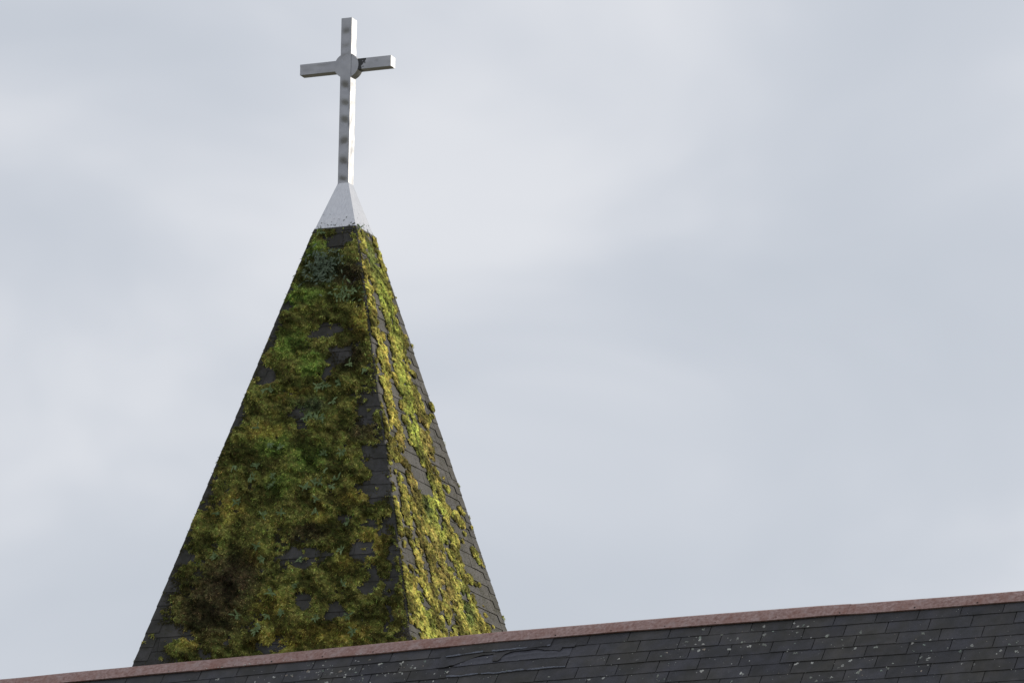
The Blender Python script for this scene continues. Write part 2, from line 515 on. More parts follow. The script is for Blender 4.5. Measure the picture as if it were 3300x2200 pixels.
# lichen crusts
LV, LF, LC = [], [], []
def lichen(P, t, s, n, rad, colr, ring=False, r=random, lobe=False):
    if rad > 0.0065 and not lobe:                    # a crust is several lobes grown together
        for q in range(r.randint(3, 6)):
            a = r.uniform(0, 6.283); d = rad * r.uniform(0.25, 0.95)
            v = r.uniform(0.75, 1.1)
            lichen(P, t + d * math.cos(a), s + d * math.sin(a), n, rad * r.uniform(0.38, 0.85), tuple(c * v for c in colr), ring and r.random() < 0.5, r, True)
        return
    k = len(LV); m_ = r.randint(7, 10)
    LV.append(P(t, s, n + 0.0018)); LC.append(tuple(c * (0.55 if ring else 1.0) for c in colr))
    el = r.uniform(0.6, 1.0); ph = r.uniform(0, 6.28)
    for q in range(m_):
        a = q / m_ * 6.283
        rr = rad * r.uniform(0.62, 1.15)
        dx, dy = rr * math.cos(a), rr * math.sin(a) * el
        x = dx * math.cos(ph) - dy * math.sin(ph); y = dx * math.sin(ph) + dy * math.cos(ph)
        LV.append(P(t + x * 0.85, s + y * 0.85, n + 0.0022)); LC.append(colr)
        LV.append(P(t + x, s + y, n - 0.001)); LC.append(colr)
    for q in range(m_):
        a = k + 1 + 2 * q; b = k + 1 + 2 * ((q + 1) % m_)
        LF.append((k, a, b)); LF.append((a, a + 1, b + 1)); LF.append((a, b + 1, b))
r = random.Random(21)
def lcol():
    f = r.random()
    if f < 0.5: c = (0.60, 0.60, 0.55)
    elif f < 0.75: c = (0.42, 0.44, 0.38)
    elif f < 0.9: c = (0.34, 0.40, 0.34)
    else: c = (0.50, 0.42, 0.34)
    v = r.uniform(0.6, 1.15); return tuple(x * v for x in c)
def surf_n(t, s):
    j = (s - 0.0992) / TE
    f = j - math.floor(j)
    base = 0.0038 + 0.0052 * f
    if -1.8 < t < -0.9 and s < 0.44: base = 0.014 + 0.018 * max(0, min(1, (s - 0.09) / 0.1)) * (s < 0.22) + 0.004
    return base
centres = [(-2.6, .30, .45, 70), (-2.15, .30, .25, 44), (-3.0, .27, .3, 40), (0.16, .30, .22, 22), (0.62, .24, .25, 16), (0.95, .28, .20, 18), (-3.2, .26, .4, 14), (1.3, .60, .6, 30), (2.2, .5, .5, 30), (2.4, .75, .4, 30), (-0.2, .55, .6, 20), (1.0, .75, .5, 30), (-1.9, .42, .25, 12)]
for (ct, cs, sp, cnt) in centres:
    for _ in range(cnt):
        t = r.gauss(ct, sp); s = r.gauss(cs, 0.12)
        if s < 0.135 or not inview(t, s): continue
        rad = 0.0032 + 0.013 * r.random() ** 2.4
        lichen(RP, t, s, surf_n(t, s), rad, lcol(), rad > 0.008 and r.random() < 0.45, r)
for _ in range(420):
    t = r.uniform(-4.6, 3.0); s = r.uniform(0.14, 1.15)
    if not inview(t, s): continue
    lichen(RP, t, s, surf_n(t, s), r.uniform(0.0016, 0.0042), lcol(), False, r)
for (t, s, rad) in [(0.187, .30, .014), (0.245, .305, .017), (0.17, .345, .015), (0.225, .365, .014), (0.10, .305, .011), (0.205, .255, .016), (0.30, .58, .018), (-0.395, .395, .014), (-0.03, .60, .016), (0.61, .36, .018), (0.46, .385, .018), (0.50, .275, .013), (0.99, .195, .017), (0.95, .20, .013), (1.02, .21, .014), (1.45, .30, .018), (1.0, .52, .022), (1.02, .58, .016), (1.93, .36, .013), (2.33, .52, .015), (1.87, .455, .012), (-2.18, .235, .020), (-2.36, .225, .017), (-2.16, .33, .016), (-2.2, .345, .012), (-2.86, .25, .014), (-2.75, .37, .016), (-1.75, .39, .014)]:
    lichen(RP, t, s, surf_n(t, s), rad * 0.9, lcol() if r.random() < .3 else (0.62, 0.61, 0.55), r.random() < 0.5, r)
for _ in range(46):          # crumbs along the lower lip of the flashing
    t = r.choice([r.gauss(-3.3, 0.5), r.gauss(-4.0, 0.4), r.uniform(-4.4, 3)])
    lichen(RP, t, r.gauss(0.112, 0.006), 0.0245, r.uniform(0.002, 0.007), (0.62, 0.61, 0.56), False, r)
lo = add_np('lichen', np.array(LV), np.array(LF), M_LICHEN, np.array(LC), church)
tag(lo, kind='stuff')

# nave walls below the eaves (out of frame)
hwid = SE * math.cos(RHO) - 0.35
zt = R0[2] - SE * math.sin(RHO) + 0.30
def nave(t, v, z): return np.array([R0[0], R0[1], 0]) + t * UR + v * VR + z * Z
vs = []
for t in (T0 + 0.3, T1 - 0.3):
    vs += [nave(t, -hwid, 0), nave(t, -hwid, zt), nave(t, 0, R0[2] - 0.25), nave(t, hwid, zt), nave(t, hwid, 0)]
fs = [(0, 1, 2, 3, 4), (9, 8, 7, 6, 5), (0, 5, 6, 1), (4, 3, 8, 9)]
add('wall', vs, fs, M_WALL, church)

# ------------------------------------------------------------------ spire
H_ = [U, V, -U, -V]; Q_ = [-V, U, V, -U]         # front, right, back, left
def faceP(k):
    h, q = H_[k], Q_[k]
    d = (q * SL - Z) / LL; n_ = (q + SL * Z) / LL
    def P(u, s, n=0.0): return A + s * d + u * h + n * n_
    return P
FP = [faceP(k) for k in range(4)]
def hw(s): return SL * s / LL
S0, S1 = 0.655, 5.0
zb = A[2] - S1 / LL

spire = empty('spire', (O[0], O[1], 0))
tag(spire, 'four-sided church spire of dark shingles overgrown with moss, rising behind the roof', 'spire')
vs = []
for s in (S0 + 0.01, S1):
    for k in range(4): vs.append(FP[k](-hw(s), s, -0.006))
add('spire_core', vs, [(0, 1, 5, 4), (1, 2, 6, 5), (2, 3, 7, 6), (3, 0, 4, 7)], M_FELT, spire)
# tower under the spire (hidden by the nave)
hwt = hw(S1) - 0.12
def tw(a, b, z): return np.array([O[0], O[1], 0]) + a * U + b * V + z * Z
vs = [tw(a * hwt, b * hwt, z) for z in (0, zb + 0.02) for a, b in ((-1, -1), (1, -1), (1, 1), (-1, 1))]
add('tower_wall', vs, [(0, 1, 5, 4), (1, 2, 6, 5), (2, 3, 7, 6), (3, 0, 4, 7), (4, 5, 6, 7)], M_WALL, spire)

EX = [0.1172, 0.1128, 0.115, 0.115]; PHASE = [4.2314, 3.803, 4.2, 4.2]
rest = ([], [])
for k in range(4):
    j0 = int(math.floor((S0 - PHASE[k]) / EX[k])); j1 = int((S1 - PHASE[k]) / EX[k])
    for j in range(j0 + 1, j1 + 1):
        sb = PHASE[k] + j * EX[k]; stp = max(sb - EX[k] - 0.02, S0)
        if sb - stp < 0.03: continue
        o_ = (j * 0.37 + k * 0.21) % 1 * TW
        i0 = int((-hw(sb) - o_) / TW) - 1
        for i in range(i0, i0 + int(2 * hw(sb) / TW) + 4):
            a = o_ + i * TW + 0.0015; b = a + TW - 0.003
            ta, tb_ = max(a, -hw(stp)), min(b, hw(stp))
            ba, bb = max(a, -hw(sb)), min(b, hw(sb))
            if bb - ba < 0.02: continue
            if tb_ - ta < 0.01: ta = max(min(ta, hw(stp) - 0.01), -hw(stp)); tb_ = min(ta + 0.01, hw(stp))
            sd_ += 1
            if k < 2 and sb < 4.5:
                piece('shingle', FP[k], spire, M_SPIRE, (ta, tb_), (ba, bb), stp, sb, wob=0.0015, seed=sd_)
            else:
                piece('shingle', FP[k], None, None, (ta, tb_), (ba, bb), stp, sb, nseg=1, gather=rest)
tag(add('shingle_courses', rest[0], rest[1], M_SPIRE, spire), kind='stuff')

# folded hip shingles, one per course on each edge
HC = 0.1128
for k in range(4):
    kb = (k + 1) % 4
    Pa, Pb = FP[k], FP[kb]
    j = int((S0 - 3.741) / HC)
    while True:
        sb = 3.741 + j * HC; j += 1
        stp = max(sb - HC - 0.025, S0 + 0.004)
        if sb - stp < 0.03: continue
        if sb > S1 + 0.02: break
        sd_ += 1; r = random.Random(sd_)
        vs = []
        for s, n in ((stp, 0.0085), (sb + r.uniform(-0.003, 0.003), 0.0140 + r.uniform(-0.001, 0.002))):
            f = min(0.108, hw(s) * 0.8); w_ = hw(s)
            ed = 0.5 * (Pa(w_, s, n) + Pb(-w_, s, n)) 
            vs += [Pa(w_ - f, s, n - 0.0015), Pa(w_ - 0.014, s, n), ed, Pb(-w_ + 0.014, s, n), Pb(-w_ + f, s, n - 0.0015)]
            nl = n - 0.0045
            ed2 = 0.5 * (Pa(w_, s, nl) + Pb(-w_, s, nl))
            vs += [Pa(w_ - f, s, nl - 0.0015), Pa(w_ - 0.014, s, nl), ed2, Pb(-w_ + 0.014, s, nl), Pb(-w_ + f, s, nl - 0.0015)]
        fs = []
        for q in range(4):
            fs.append((q, q + 1, 11 + q, 10 + q)); fs.append((5 + q, 15 + q, 16 + q, 6 + q))
            fs.append((10 + q, 11 + q, 16 + q, 15 + q)); fs.append((q, 5 + q, 6 + q, q + 1))
        fs += [(0, 10, 15, 5), (4, 9, 19, 14)]
        add('hip_shingle', vs, fs, M_SPIRE, spire)

# metal cap between shingles and cross
HCZ, HTZ, SCP, STP = 11.111 + 1.6, 11.5115 + 1.6, 0.1773, 0.0455
def ax(u, v, z): return np.array([O[0], O[1], z]) + u * U + v * V
vs = []; fs = []
nz = 7
for i in range(nz + 1):
    f = i / nz; z = HCZ + (HTZ - HCZ) * f; h = SCP + (STP - SCP) * f
    for (a, b) in ((-1, -1), (0, -1), (1, -1), (1, 0), (1, 1), (0, 1), (-1, 1), (-1, 0)):
        wv = 0.0025 * (vn(f * 5 + a * 3, b * 4 + 7, 2) - 0.5) * 2 if 0 < i < nz else 0
        edge_ = (a == 0 or b == 0)
        vs.append(ax(a * h + (a * wv if edge_ else 0), b * h + (b * wv if edge_ else 0), z))
for i in range(nz):
    for q in range(8): fs.append((i * 8 + q, i * 8 + (q + 1) % 8, i * 8 + 8 + (q + 1) % 8, i * 8 + 8 + q))
k = len(vs)
for (a, b) in ((-1, -1), (0, -1), (1, -1), (1, 0), (1, 1), (0, 1), (-1, 1), (-1, 0)): vs.append(ax(a * (SCP - 0.012), b * (SCP - 0.012), HCZ - 0.004))
for q in range(8): fs.append((q, k + q, k + (q + 1) % 8, (q + 1) % 8))
fs.append(tuple(range(nz * 8, nz * 8 + 8)))
cap = add('metal_cap', vs, fs, M_CAP, spire, origin=(O[0], O[1], HCZ))

# ------------------------------------------------------------------ cross
cross = empty('cross', (O[0], O[1], HTZ))
cross.rotation_euler = (0, 0, 0)
tag(cross, 'dented silvery metal cross with a round boss at its centre, on the spire tip', 'cross')
HW = 0.0439
ZA = 12.4675 + 1.6; ZTOP = 12.852 + 1.6

def local_add(name, verts, faces, mat, parent, origin, smooth=True):
    """mesh in the cross's own axes (x right, y depth, z up) around origin"""
    me = bpy.data.meshes.new(name)
    me.from_pydata([tuple(v) for v in verts], [], faces)
    me.materials.append(mat); me.update()
    o = bpy.data.objects.new(name, me)
    o.parent = parent
    o.location = Vector(np.asarray(origin) - world_of(parent))
    o.rotation_euler = (0, 0, -TH)
    COL.objects.link(o)
    if smooth:
        me.polygons.foreach_set('use_smooth', [True] * len(me.polygons))
        try: me.set_sharp_from_angle(angle=math.radians(35))
        except Exception: pass
    return o

def bar(axis, length, ha, hb, disp, na=10, step=0.008):
    """square tube along 'axis' from 0 to length; ha, hb half widths of the section; disp(face, along, across) = outward push"""
    nl = max(2, int(length / step)); vs = []; fs = []
    ring = []
    for f in range(4):
        for q in range(na): ring.append((f, -1 + 2 * q / na))
    for i in range(nl + 1):
        l = length * i / nl
        for (f, c) in ring:
            d = disp(f, l, c) * max(0.0, 1 - abs(c) ** 3)
            if f == 0: a, b = c * ha, -hb - d
            elif f == 1: a, b = ha + d, c * hb
            elif f == 2: a, b = -c * ha, hb + d
            else: a, b = -ha - d, -c * hb
            vs.append((a, b, l) if axis == 'z' else (l, b, -a if False else a) )
    n = len(ring)
    for i in range(nl):
        for q in range(n): fs.append((i * n + q, i * n + (q + 1) % n, (i + 1) * n + (q + 1) % n, (i + 1) * n + q))
    fs.append(tuple(reversed(range(n)))); fs.append(tuple(range(nl * n, nl * n + n)))
    if axis == 'x': fs = [tuple(reversed(f)) for f in fs]
    return vs, fs

dents = [(12.745, 0.011, 0.034), (12.628, 0.006, 0.028), (12.548, 0.008, 0.028), (12.306, 0.019, 0.040), (12.161, 0.016, 0.037), (12.023, 0.019, 0.040), (11.852, 0.017, 0.038), (11.688, 0.019, 0.040), (11.545, 0.012, 0.028)]
zb0 = HTZ - 0.004
def d_shaft(f, l, c):
    z = zb0 + l - 1.6
    if f == 0:
        d = 0
        for (zc, a, sg) in dents:
            dz = z - (zc - sg * 0.7)
            if abs(dz) < 0.12: d -= a * math.exp(-((dz + 0.010 * c * math.sin(zc * 91)) / (sg * 1.15)) ** 2 - ((c - 0.25 * math.sin(zc * 57)) * 0.5) ** 2)
        return d + 0.0012 * (float(vn(z * 9, c * 1.5, 1)) - 0.5)
    if f == 1: return 0.004 * (float(vn(z * 13, c * 1.2 + 5, 2)) - 0.5)
    return 0.003 * (float(vn(z * 12, c + 9, 3)) - 0.5)
vs, fs = bar('z', ZTOP - zb0, HW + 0.0005, HW + 0.005, d_shaft, step=0.005)
vs = [(x + 0.0022 * (float(vn(z * 11, 3.3, 4)) - 0.5) * (1 if y > 0 else 0.25), y, z) for x, y, z in vs]
local_add('upright', vs, fs, M_METAL, cross, (O[0], O[1], zb0))
def d_arm(seed):
    def d(f, l, c): return 0.005 * (float(vn(l * 9 + seed, c * 1.3 + f * 7, 2)) - 0.5) - (0.004 * math.exp(-((l - 0.26) / 0.012) ** 2 - ((c - 0.1) * 2.5) ** 2) if f == 0 and seed > 5 else 0)
    return d
AR, AL = 0.3838, 0.3960
vs, fs = bar('x', AR, HW - 0.001, HW - 0.002, d_arm(11.0))
vs = [(x, y, z) for x, y, z in vs]
local_add('arm', vs, fs, M_METAL_ARM, cross, np.array([O[0], O[1], ZA]))
vs, fs = bar('x', AL, HW - 0.001, HW - 0.002, d_arm(3.0))
vs = [(x - AL, y, z) for x, y, z in vs]
local_add('arm', vs, fs, M_METAL, cross, np.array([O[0], O[1], ZA]))
# round boss
vs = []; fs = []; nb = 48; RB_ = 0.1035; hb = HW + 0.0005
for y in (-hb, hb):
    vs.append((0.004, y - math.copysign(0.0, y), 0))
    for rr in (0.5, 1.0):
        for q in range(nb):
            a = 2 * math.pi * q / nb
            vs.append((0.004 + RB_ * rr * math.cos(a), y, RB_ * rr * 0.97 * math.sin(a)))
st_ = 1 + 2 * nb
for s_ in (0, 1):
    b0 = s_ * st_
    for q in range(nb):
        q2 = (q + 1) % nb
        f1 = (b0, b0 + 1 + q, b0 + 1 + q2); f2 = (b0 + 1 + q, b0 + 1 + nb + q, b0 + 1 + nb + q2, b0 + 1 + q2)
        fs += [f1, f2] if s_ == 0 else [tuple(reversed(f1)), tuple(reversed(f2))]
for q in range(nb):
    q2 = (q + 1) % nb
    fs.append((1 + nb + q, st_ + 1 + nb + q, st_ + 1 + nb + q2, 1 + nb + q2))
local_add('boss', vs, fs, M_METAL, cross, np.array([O[0], O[1], ZA - 0.004]))

# ------------------------------------------------------------------ moss
LB = [(-0.179, 0.672), (-0.189, 0.823), (-0.271, 1.036), (-0.269, 1.173), (-0.273, 1.365), (-0.336, 1.523), (-0.356, 1.603), (-0.367, 1.67), (-0.412, 1.706), (-0.415, 1.788), (-0.413, 1.855), (-0.482, 1.958), (-0.533, 2.053), (-0.524, 2.183), (-0.499, 2.28), (-0.509, 2.332), (-0.544, 2.41), (-0.625, 2.43), (-0.651, 2.554), (-0.684, 2.628), (-0.683, 2.783), (-0.673, 2.898), (-0.693, 3.01), (-0.787, 3.091), (-0.799, 3.166), (-0.755, 3.296), (-0.844, 3.363), (-0.866, 3.419), (-0.84, 3.5), (-0.887, 3.586), (-0.861, 3.679), (-0.892, 3.797), (-0.887, 3.896), (-0.893, 3.984), (-0.747, 4.04), (-0.706, 4.136), (-0.821, 4.19), (-0.798, 4.336), (-0.798, 4.7)]
FB = [(0.069, 0.779, 0.076, 0.056, 0.7), (0.217, 1.178, 0.046, 0.03, 0.7), (0.04, 1.584, 0.132, 0.056, 1), (0.188, 1.802, 0.106, 0.066, 0.75), (0.121, 1.929, 0.041, 0.071, 1), (0.359, 1.742, 0.03, 0.046, 0.8), (0.262, 1.571, 0.035, 0.03, 0.9), (0.47, 1.827, 0.035, 0.091, 1), (-0.386, 1.947, 0.071, 0.086, 1), (-0.225, 2.095, 0.086, 0.023, 1), (-0.028, 2.39, 0.038, 0.061, 0.9), (-0.055, 2.276, 0.076, 0.046, 0.6), (0.609, 2.235, 0.035, 0.086, 1), (0.524, 2.276, 0.066, 0.116, 0.75), (0.56, 2.698, 0.056, 0.071, 0.9), (0.658, 2.758, 0.096, 0.127, 0.85), (0.655, 2.955, 0.127, 0.071, 1), (0.678, 3.09, 0.041, 0.061, 1), (0.442, 3.208, 0.035, 0.025, 0.9), (0.636, 3.28, 0.061, 0.051, 1), (0.643, 3.493, 0.101, 0.086, 1), (0.138, 3.524, 0.127, 0.071, 1), (0.849, 3.113, 0.035, 0.203, 1), (0.898, 3.542, 0.035, 0.056, 1), (0.208, 3.899, 0.068, 0.061, 1), (0.489, 4.003, 0.106, 0.056, 1), (0.723, 3.772, 0.056, 0.116, 1), (0.902, 3.789, 0.056, 0.096, 1), (-0.4, 4.184, 0.033, 0.035, 1), (-0.027, 4.259, 0.122, 0.043, 1), (-0.706, 4.12, 0.056, 0.041, 1), (-0.554, 4.284, 0.056, 0.035, 0.8), (0.357, 3.519, 0.041, 0.035, 0.7), (-0.132, 2.987, 0.035, 0.02, 0.5), (-0.839, 3.461, 0.076, 0.051, 1), (0.919, 4.098, 0.035, 0.101, 0.9), (0.773, 3.316, 0.03, 0.066, 0.8)]
FC = [('g', -0.009, 1.877, 0.114, 0.127), ('g', 0.082, 2.686, 0.165, 0.139), ('g', -0.248, 2.554, 0.152, 0.114), ('g', -0.177, 1.264, 0.203, 0.101), ('g', -0.189, 0.823, 0.177, 0.089), ('g', -0.223, 1.669, 0.127, 0.127), ('y', -0.236, 3.503, 0.089, 0.101), ('y', 0.506, 3.582, 0.114, 0.114), ('y', 0.518, 3.036, 0.152, 0.101), ('y', -0.321, 2.415, 0.177, 0.063), ('y', -0.106, 2.111, 0.152, 0.035), ('b', -0.54, 3.872, 0.354, 0.38), ('b', -0.394, 3.649, 0.253, 0.203), ('y', 0.124, 4.199, 0.304, 0.101), ('y', 0.53, 4.2, 0.304, 0.114), ('y', -0.696, 4.198, 0.089, 0.076), ('d', -0.027, 1.031, 0.19, 0.152), ('b', 0.269, 1.82, 0.152, 0.127), ('y', 0.354, 1.504, 0.101, 0.152), ('b', 0.243, 1.085, 0.152, 0.127), ('y', -0.536, 3.062, 0.152, 0.127), ('d', 0.02, 2.255, 0.177, 0.089), ('y', 0.702, 3.44, 0.152, 0.152), ('b', 0.175, 3.324, 0.152, 0.101), ('g', -0.148, 2.88, 0.152, 0.101), ('y', 0.23, 3.171, 0.076, 0.076), ('b', 0.491, 2.481, 0.127, 0.127), ('y', -0.043, 3.931, 0.152, 0.127)]
RBND = [(0.17, 0.679), (0.226, 0.784), (0.2, 0.963), (0.188, 1.072), (0.189, 1.19), (0.189, 1.256), (0.194, 1.334), (0.251, 1.425), (0.263, 1.5), (0.238, 1.612), (0.275, 1.708), (0.249, 1.884), (0.285, 1.98), (0.317, 2.064), (0.299, 2.224), (0.322, 2.323), (0.288, 2.512), (0.286, 2.59), (0.271, 2.722), (0.295, 2.872), (0.319, 3.021), (0.334, 3.069), (0.378, 3.15), (0.355, 3.295), (0.359, 3.448), (0.397, 3.645), (0.486, 3.806), (0.598, 3.876), (0.628, 3.982), (0.65, 4.7)]
RBARE = [(-0.151, 1.368, 0.05, 0.12, 0.6), (-0.112, 1.567, 0.04, 0.1, 0.9), (-0.09, 1.634, 0.04, 0.08, 0.9), (-0.169, 1.737, 0.05, 0.1, 1), (-0.24, 2.07, 0.06, 0.13, 1), (-0.21, 2.315, 0.06, 0.14, 1), (-0.439, 1.823, 0.05, 0.15, 1), (-0.549, 2.24, 0.05, 0.22, 1), (-0.189, 2.618, 0.1, 0.1, 1), (-0.119, 2.705, 0.12, 0.14, 1), (-0.006, 2.821, 0.08, 0.08, 1), (-0.437, 2.801, 0.07, 0.1, 0.8), (-0.714, 3.038, 0.05, 0.2, 1), (-0.741, 3.245, 0.05, 0.12, 1), (-0.5, 3.219, 0.05, 0.14, 0.8), (-0.727, 3.43, 0.05, 0.1, 0.7), (-0.427, 3.582, 0.04, 0.14, 0.8), (-0.863, 3.57, 0.05, 0.12, 0.9), (-1.039, 4.198, 0.06, 0.14, 0.8), (0.066, 3.38, 0.05, 0.1, 0.6), (-0.28, 3.046, 0.03, 0.1, 0.5), (-0.06, 0.819, 0.03, 0.08, 0.4), (-0.311, 3.834, 0.04, 0.12, 0.6), (-0.64, 3.899, 0.03, 0.12, 0.6)]
RC = [('G', -0.023, 0.915, 0.12, 0.25), ('Y', -0.293, 1.143, 0.06, 0.4), ('L', 0.033, 1.138, 0.12, 0.2), ('L', 0.057, 1.42, 0.12, 0.25), ('L', 0.001, 2.007, 0.12, 0.3), ('L', -0.025, 2.376, 0.14, 0.25), ('Y', -0.24, 1.909, 0.1, 0.4), ('Y', -0.463, 2.475, 0.1, 0.4), ('L', -0.011, 2.988, 0.2, 0.3), ('O', -0.352, 2.858, 0.06, 0.3), ('Y', -0.726, 3.791, 0.14, 0.4), ('L', -0.703, 4.01, 0.1, 0.3), ('O', -0.15, 3.551, 0.14, 0.4), ('G', -0.163, 2.996, 0.08, 0.15), ('O', -0.47, 3.49, 0.1, 0.3), ('G', 0.211, 3.758, 0.1, 0.2), ('O', -0.309, 2.568, 0.1, 0.3), ('O', 0.199, 2.402, 0.1, 0.3)]
PAL = {'base': (0.225, 0.228, 0.060), 'g': (0.190, 0.275, 0.056), 'y': (0.385, 0.330, 0.074), 'b': (0.082, 0.063, 0.034), 'd': (0.085, 0.115, 0.058),
       'rb': (0.270, 0.250, 0.058), 'G': (0.110, 0.150, 0.042), 'Y': (0.380, 0.330, 0.074), 'L': (0.265, 0.300, 0.060), 'O': (0.215, 0.175, 0.052)}

def ell(u, s, lst):
    b = np.zeros_like(u)
    for (cu, cs, ru, rs, wt) in lst:
        d = np.sqrt(((u - cu) / ru) ** 2 + ((s - cs) / rs) ** 2)
        b = np.maximum(b, wt * sstep(1.55, 0.85, d))
    return b
def blend(u, s, base, lst):
    c = np.tile(np.array(PAL[base]), (len(u), 1))
    uw = u + 0.10 * (fbm(u * 9, s * 9, 1, 3) - 0.5); sw = s + 0.10 * (fbm(u * 9 + 40, s * 9, 2, 3) - 0.5)
    for (kk, cu, cs, ru, rs) in lst:
        d = np.sqrt(((uw - cu) / ru) ** 2 + ((sw - cs) / rs) ** 2)
        wt = 0.85 * sstep(1.45, 0.35, d)[:, None]
        c = c * (1 - wt) + np.array(PAL[kk]) * wt
    return c

def cover_front(u, s):
    uw = u + 0.050 * (fbm(u * 17, s * 17, 0, 4, 0.6) - 0.5) * 2; sw = s + 0.045 * (fbm(u * 15 + 31, s * 15 + 7, 3, 4, 0.6) - 0.5) * 2
    lb = np.interp(sw, [q[1] for q in LB], [q[0] for q in LB])
    dl = (uw - lb)
    m_ = 0.40 + 1.25 * (fbm(u * 6 + 3, s * 6, 4, 4) - 0.36) + 0.55 * (fbm(u * 24, s * 26 - u * 8, 2, 3) - 0.47)
    # tufts hold on less well towards the sunny hip
    m_ = m_ - 0.27 * sstep(0.28, 0.04, hw(s) - u) * sstep(1.4, 2.2, s)
    m_ = m_ - 1.6 * ell(uw, sw, FB) * (0.65 + 0.6 * fbm(u * 28, s * 30, 6, 2))
    m_ = np.minimum(m_, 0.22 + dl * 9)
    return m_
_grid = {}
def cached(fn):
    """cover function sampled once on a 1 cm grid, then looked up"""
    U0, S0_, D = -1.6, 0.4, 0.010
    def f(u, s):
        if fn not in _grid:
            gu, gs = np.meshgrid(np.arange(U0, 1.6, D), np.arange(S0_, 5.2, D))
            _grid[fn] = fn(gu.ravel(), gs.ravel()).reshape(gu.shape)
        G = _grid[fn]
        iu = np.clip(np.rint((u - U0) / D).astype(int), 0, G.shape[1] - 1); is_ = np.clip(np.rint((s - S0_) / D).astype(int), 0, G.shape[0] - 1)
        return G[is_, iu]
    return f
def worley(u, s, cu, cs, seed, keep):
    """cushions: returns the dome profile of the nearest kept jittered cell"""
    gu = np.floor(u / cu).astype(int); gs = np.floor(s / cs).astype(int)
    best = np.full(u.shape, 9.0); hh = np.zeros(u.shape)
    Tt = TAB[seed % 8]; T2 = TAB[(seed + 1) % 8]; T3 = TAB[(seed + 2) % 8]; T4 = TAB[(seed + 3) % 8]
    for a in (-1, 0, 1):
        for b in (-1, 0, 1):
            iu = gu + a; is_ = gs + b
            pu = (iu + Tt[iu & 255, is_ & 255]) * cu; ps = (is_ + T2[iu & 255, is_ & 255]) * cs
            sz = 0.55 + 0.65 * T3[iu & 255, is_ & 255]
            alive = T4[iu & 255, is_ & 255] < keep(pu, ps)
            d = np.sqrt(((u - pu) / cu) ** 2 + ((s - ps) / cs) ** 2) / sz
            d = np.where(alive, d, 9.0)
            hh = np.where(d < best, sz, hh); best = np.minimum(best, d)
    return np.sqrt(np.clip(1 - best ** 2, 0, 1)) * hh
cov_f = cached(cover_front)
def h_front(u, s):
    m_ = cover_front(u, s)
    big = fbm(u * 9 + 2, s * 12 - u * 5, 5, 2); sm = vn(u * 85, s * 95, 7)
    sk = -0.35
    # cushions of three sizes; how many survive follows the cover
    c1 = worley(u, s + sk * u, 0.080, 0.058, 0, lambda a, b: np.clip(1.35 * cov_f(a, b - sk * a) - 0.22, 0, 0.95))
    c2 = worley(u + 1.3, s + sk * u + 4.1, 0.034, 0.027, 4, lambda a, b: np.clip(0.02 + 1.5 * cov_f(a - 1.3, b - 4.1 - sk * (a - 1.3)), 0.012, 0.92))
    c3 = worley(u + 5.3, s + 2.1, 0.021, 0.017, 2, lambda a, b: np.clip(0.10 + 1.2 * cov_f(a - 5.3, b - 2.1), 0.02, 0.8))
    mat_ = sstep(0.30, 0.62, m_) * (0.003 + 0.020 * sstep(0.25, 0.8, big))
    # the mat hangs in ledges: it swells down the slope and breaks off at a ragged lip
    f = (s - 0.42 * u + 0.16 * (fbm(u * 5, s * 4, 1, 3) - 0.5) + 0.05 * (fbm(u * 21, s * 17, 3, 2) - 0.5)) / 0.150
    f = f - np.floor(f)
    ledge = np.where(f < 0.88, f / 0.88, (1 - f) / 0.12) ** 1.3 * sstep(0.36, 0.62, fbm(u * 6 + 11, s * 7, 2, 2))
    mat_ = sstep(0.26, 0.55, m_) * (0.003 + 0.012 * sstep(0.25, 0.8, big) + 0.030 * ledge)
    h = np.maximum(np.maximum(c1 * 0.012, c2 * 0.012), np.maximum(c3 * 0.008, mat_ + c1 * 0.004 + c2 * 0.007 + c3 * 0.004))
    h = (h + 0.003 * (sm - 0.5)) * np.clip((s - 0.55) / 0.65, 0.3, 1)
    return np.where(h > 0.0035, h + 0.006 + 0.007 * (hw(s) - np.abs(u) < 0.115), -1), m_

def cover_right(u, s):
    uw = u + 0.03 * (fbm(u * 16, s * 9, 0, 3) - 0.5) * 2; sw = s + 0.06 * (fbm(u * 14 + 31, s * 9 + 7, 3, 3) - 0.5) * 2
    rb = np.interp(sw, [q[1] for q in RBND], [q[0] for q in RBND]) - 0.035
    m_ = 0.44 + 1.4 * (fbm(u * 9, s * 4, 2, 3) - 0.42)
    m_ = m_ - 1.0 * ell(uw, sw, RBARE)
    out_ = np.clip((uw - rb) / 0.06, 0, 1)
    m_ = m_ * (1 - out_) + 0.030 * out_
    return m_
cov_r = cached(cover_right)
def h_right(u, s):
    keep = lambda a, b: cov_r(a, b)
    c1 = worley(u + 0.006 * np.sin(s * 60), s, 0.060, 0.047, 1, keep)
    c2 = worley(u + 3.1, s + 1.7, 0.034, 0.026, 3, lambda a, b: cov_r(a - 3.1, b - 1.7) * 0.75)
    lush = np.zeros_like(u)
    for (kk, cu, cs, ru, rs) in RC:
        if kk in 'LGY': lush = np.maximum(lush, sstep(1.1, 0.3, np.sqrt(((u - cu) / ru) ** 2 + ((s - cs) / rs) ** 2)))
    cv = cover_right(u, s)
    c3 = lush * sstep(0.35, 0.7, cv) * (0.002 + 0.018 * fbm(u * 14, s * 7, 6, 2))
    h = np.maximum(np.maximum(c1 * 0.022, c2 * 0.014), c3 + c1 * 0.012)
    h = h + 0.004 * (vn(u * 90, s * 90, 7) - 0.5) * (h > 0.003)
    h = h * np.clip((s - 0.55) / 0.65, 0.3, 1)
    return np.where(h > 0.003, h + 0.005 + 0.008 * (hw(s) - np.abs(u) < 0.115), -1), cv

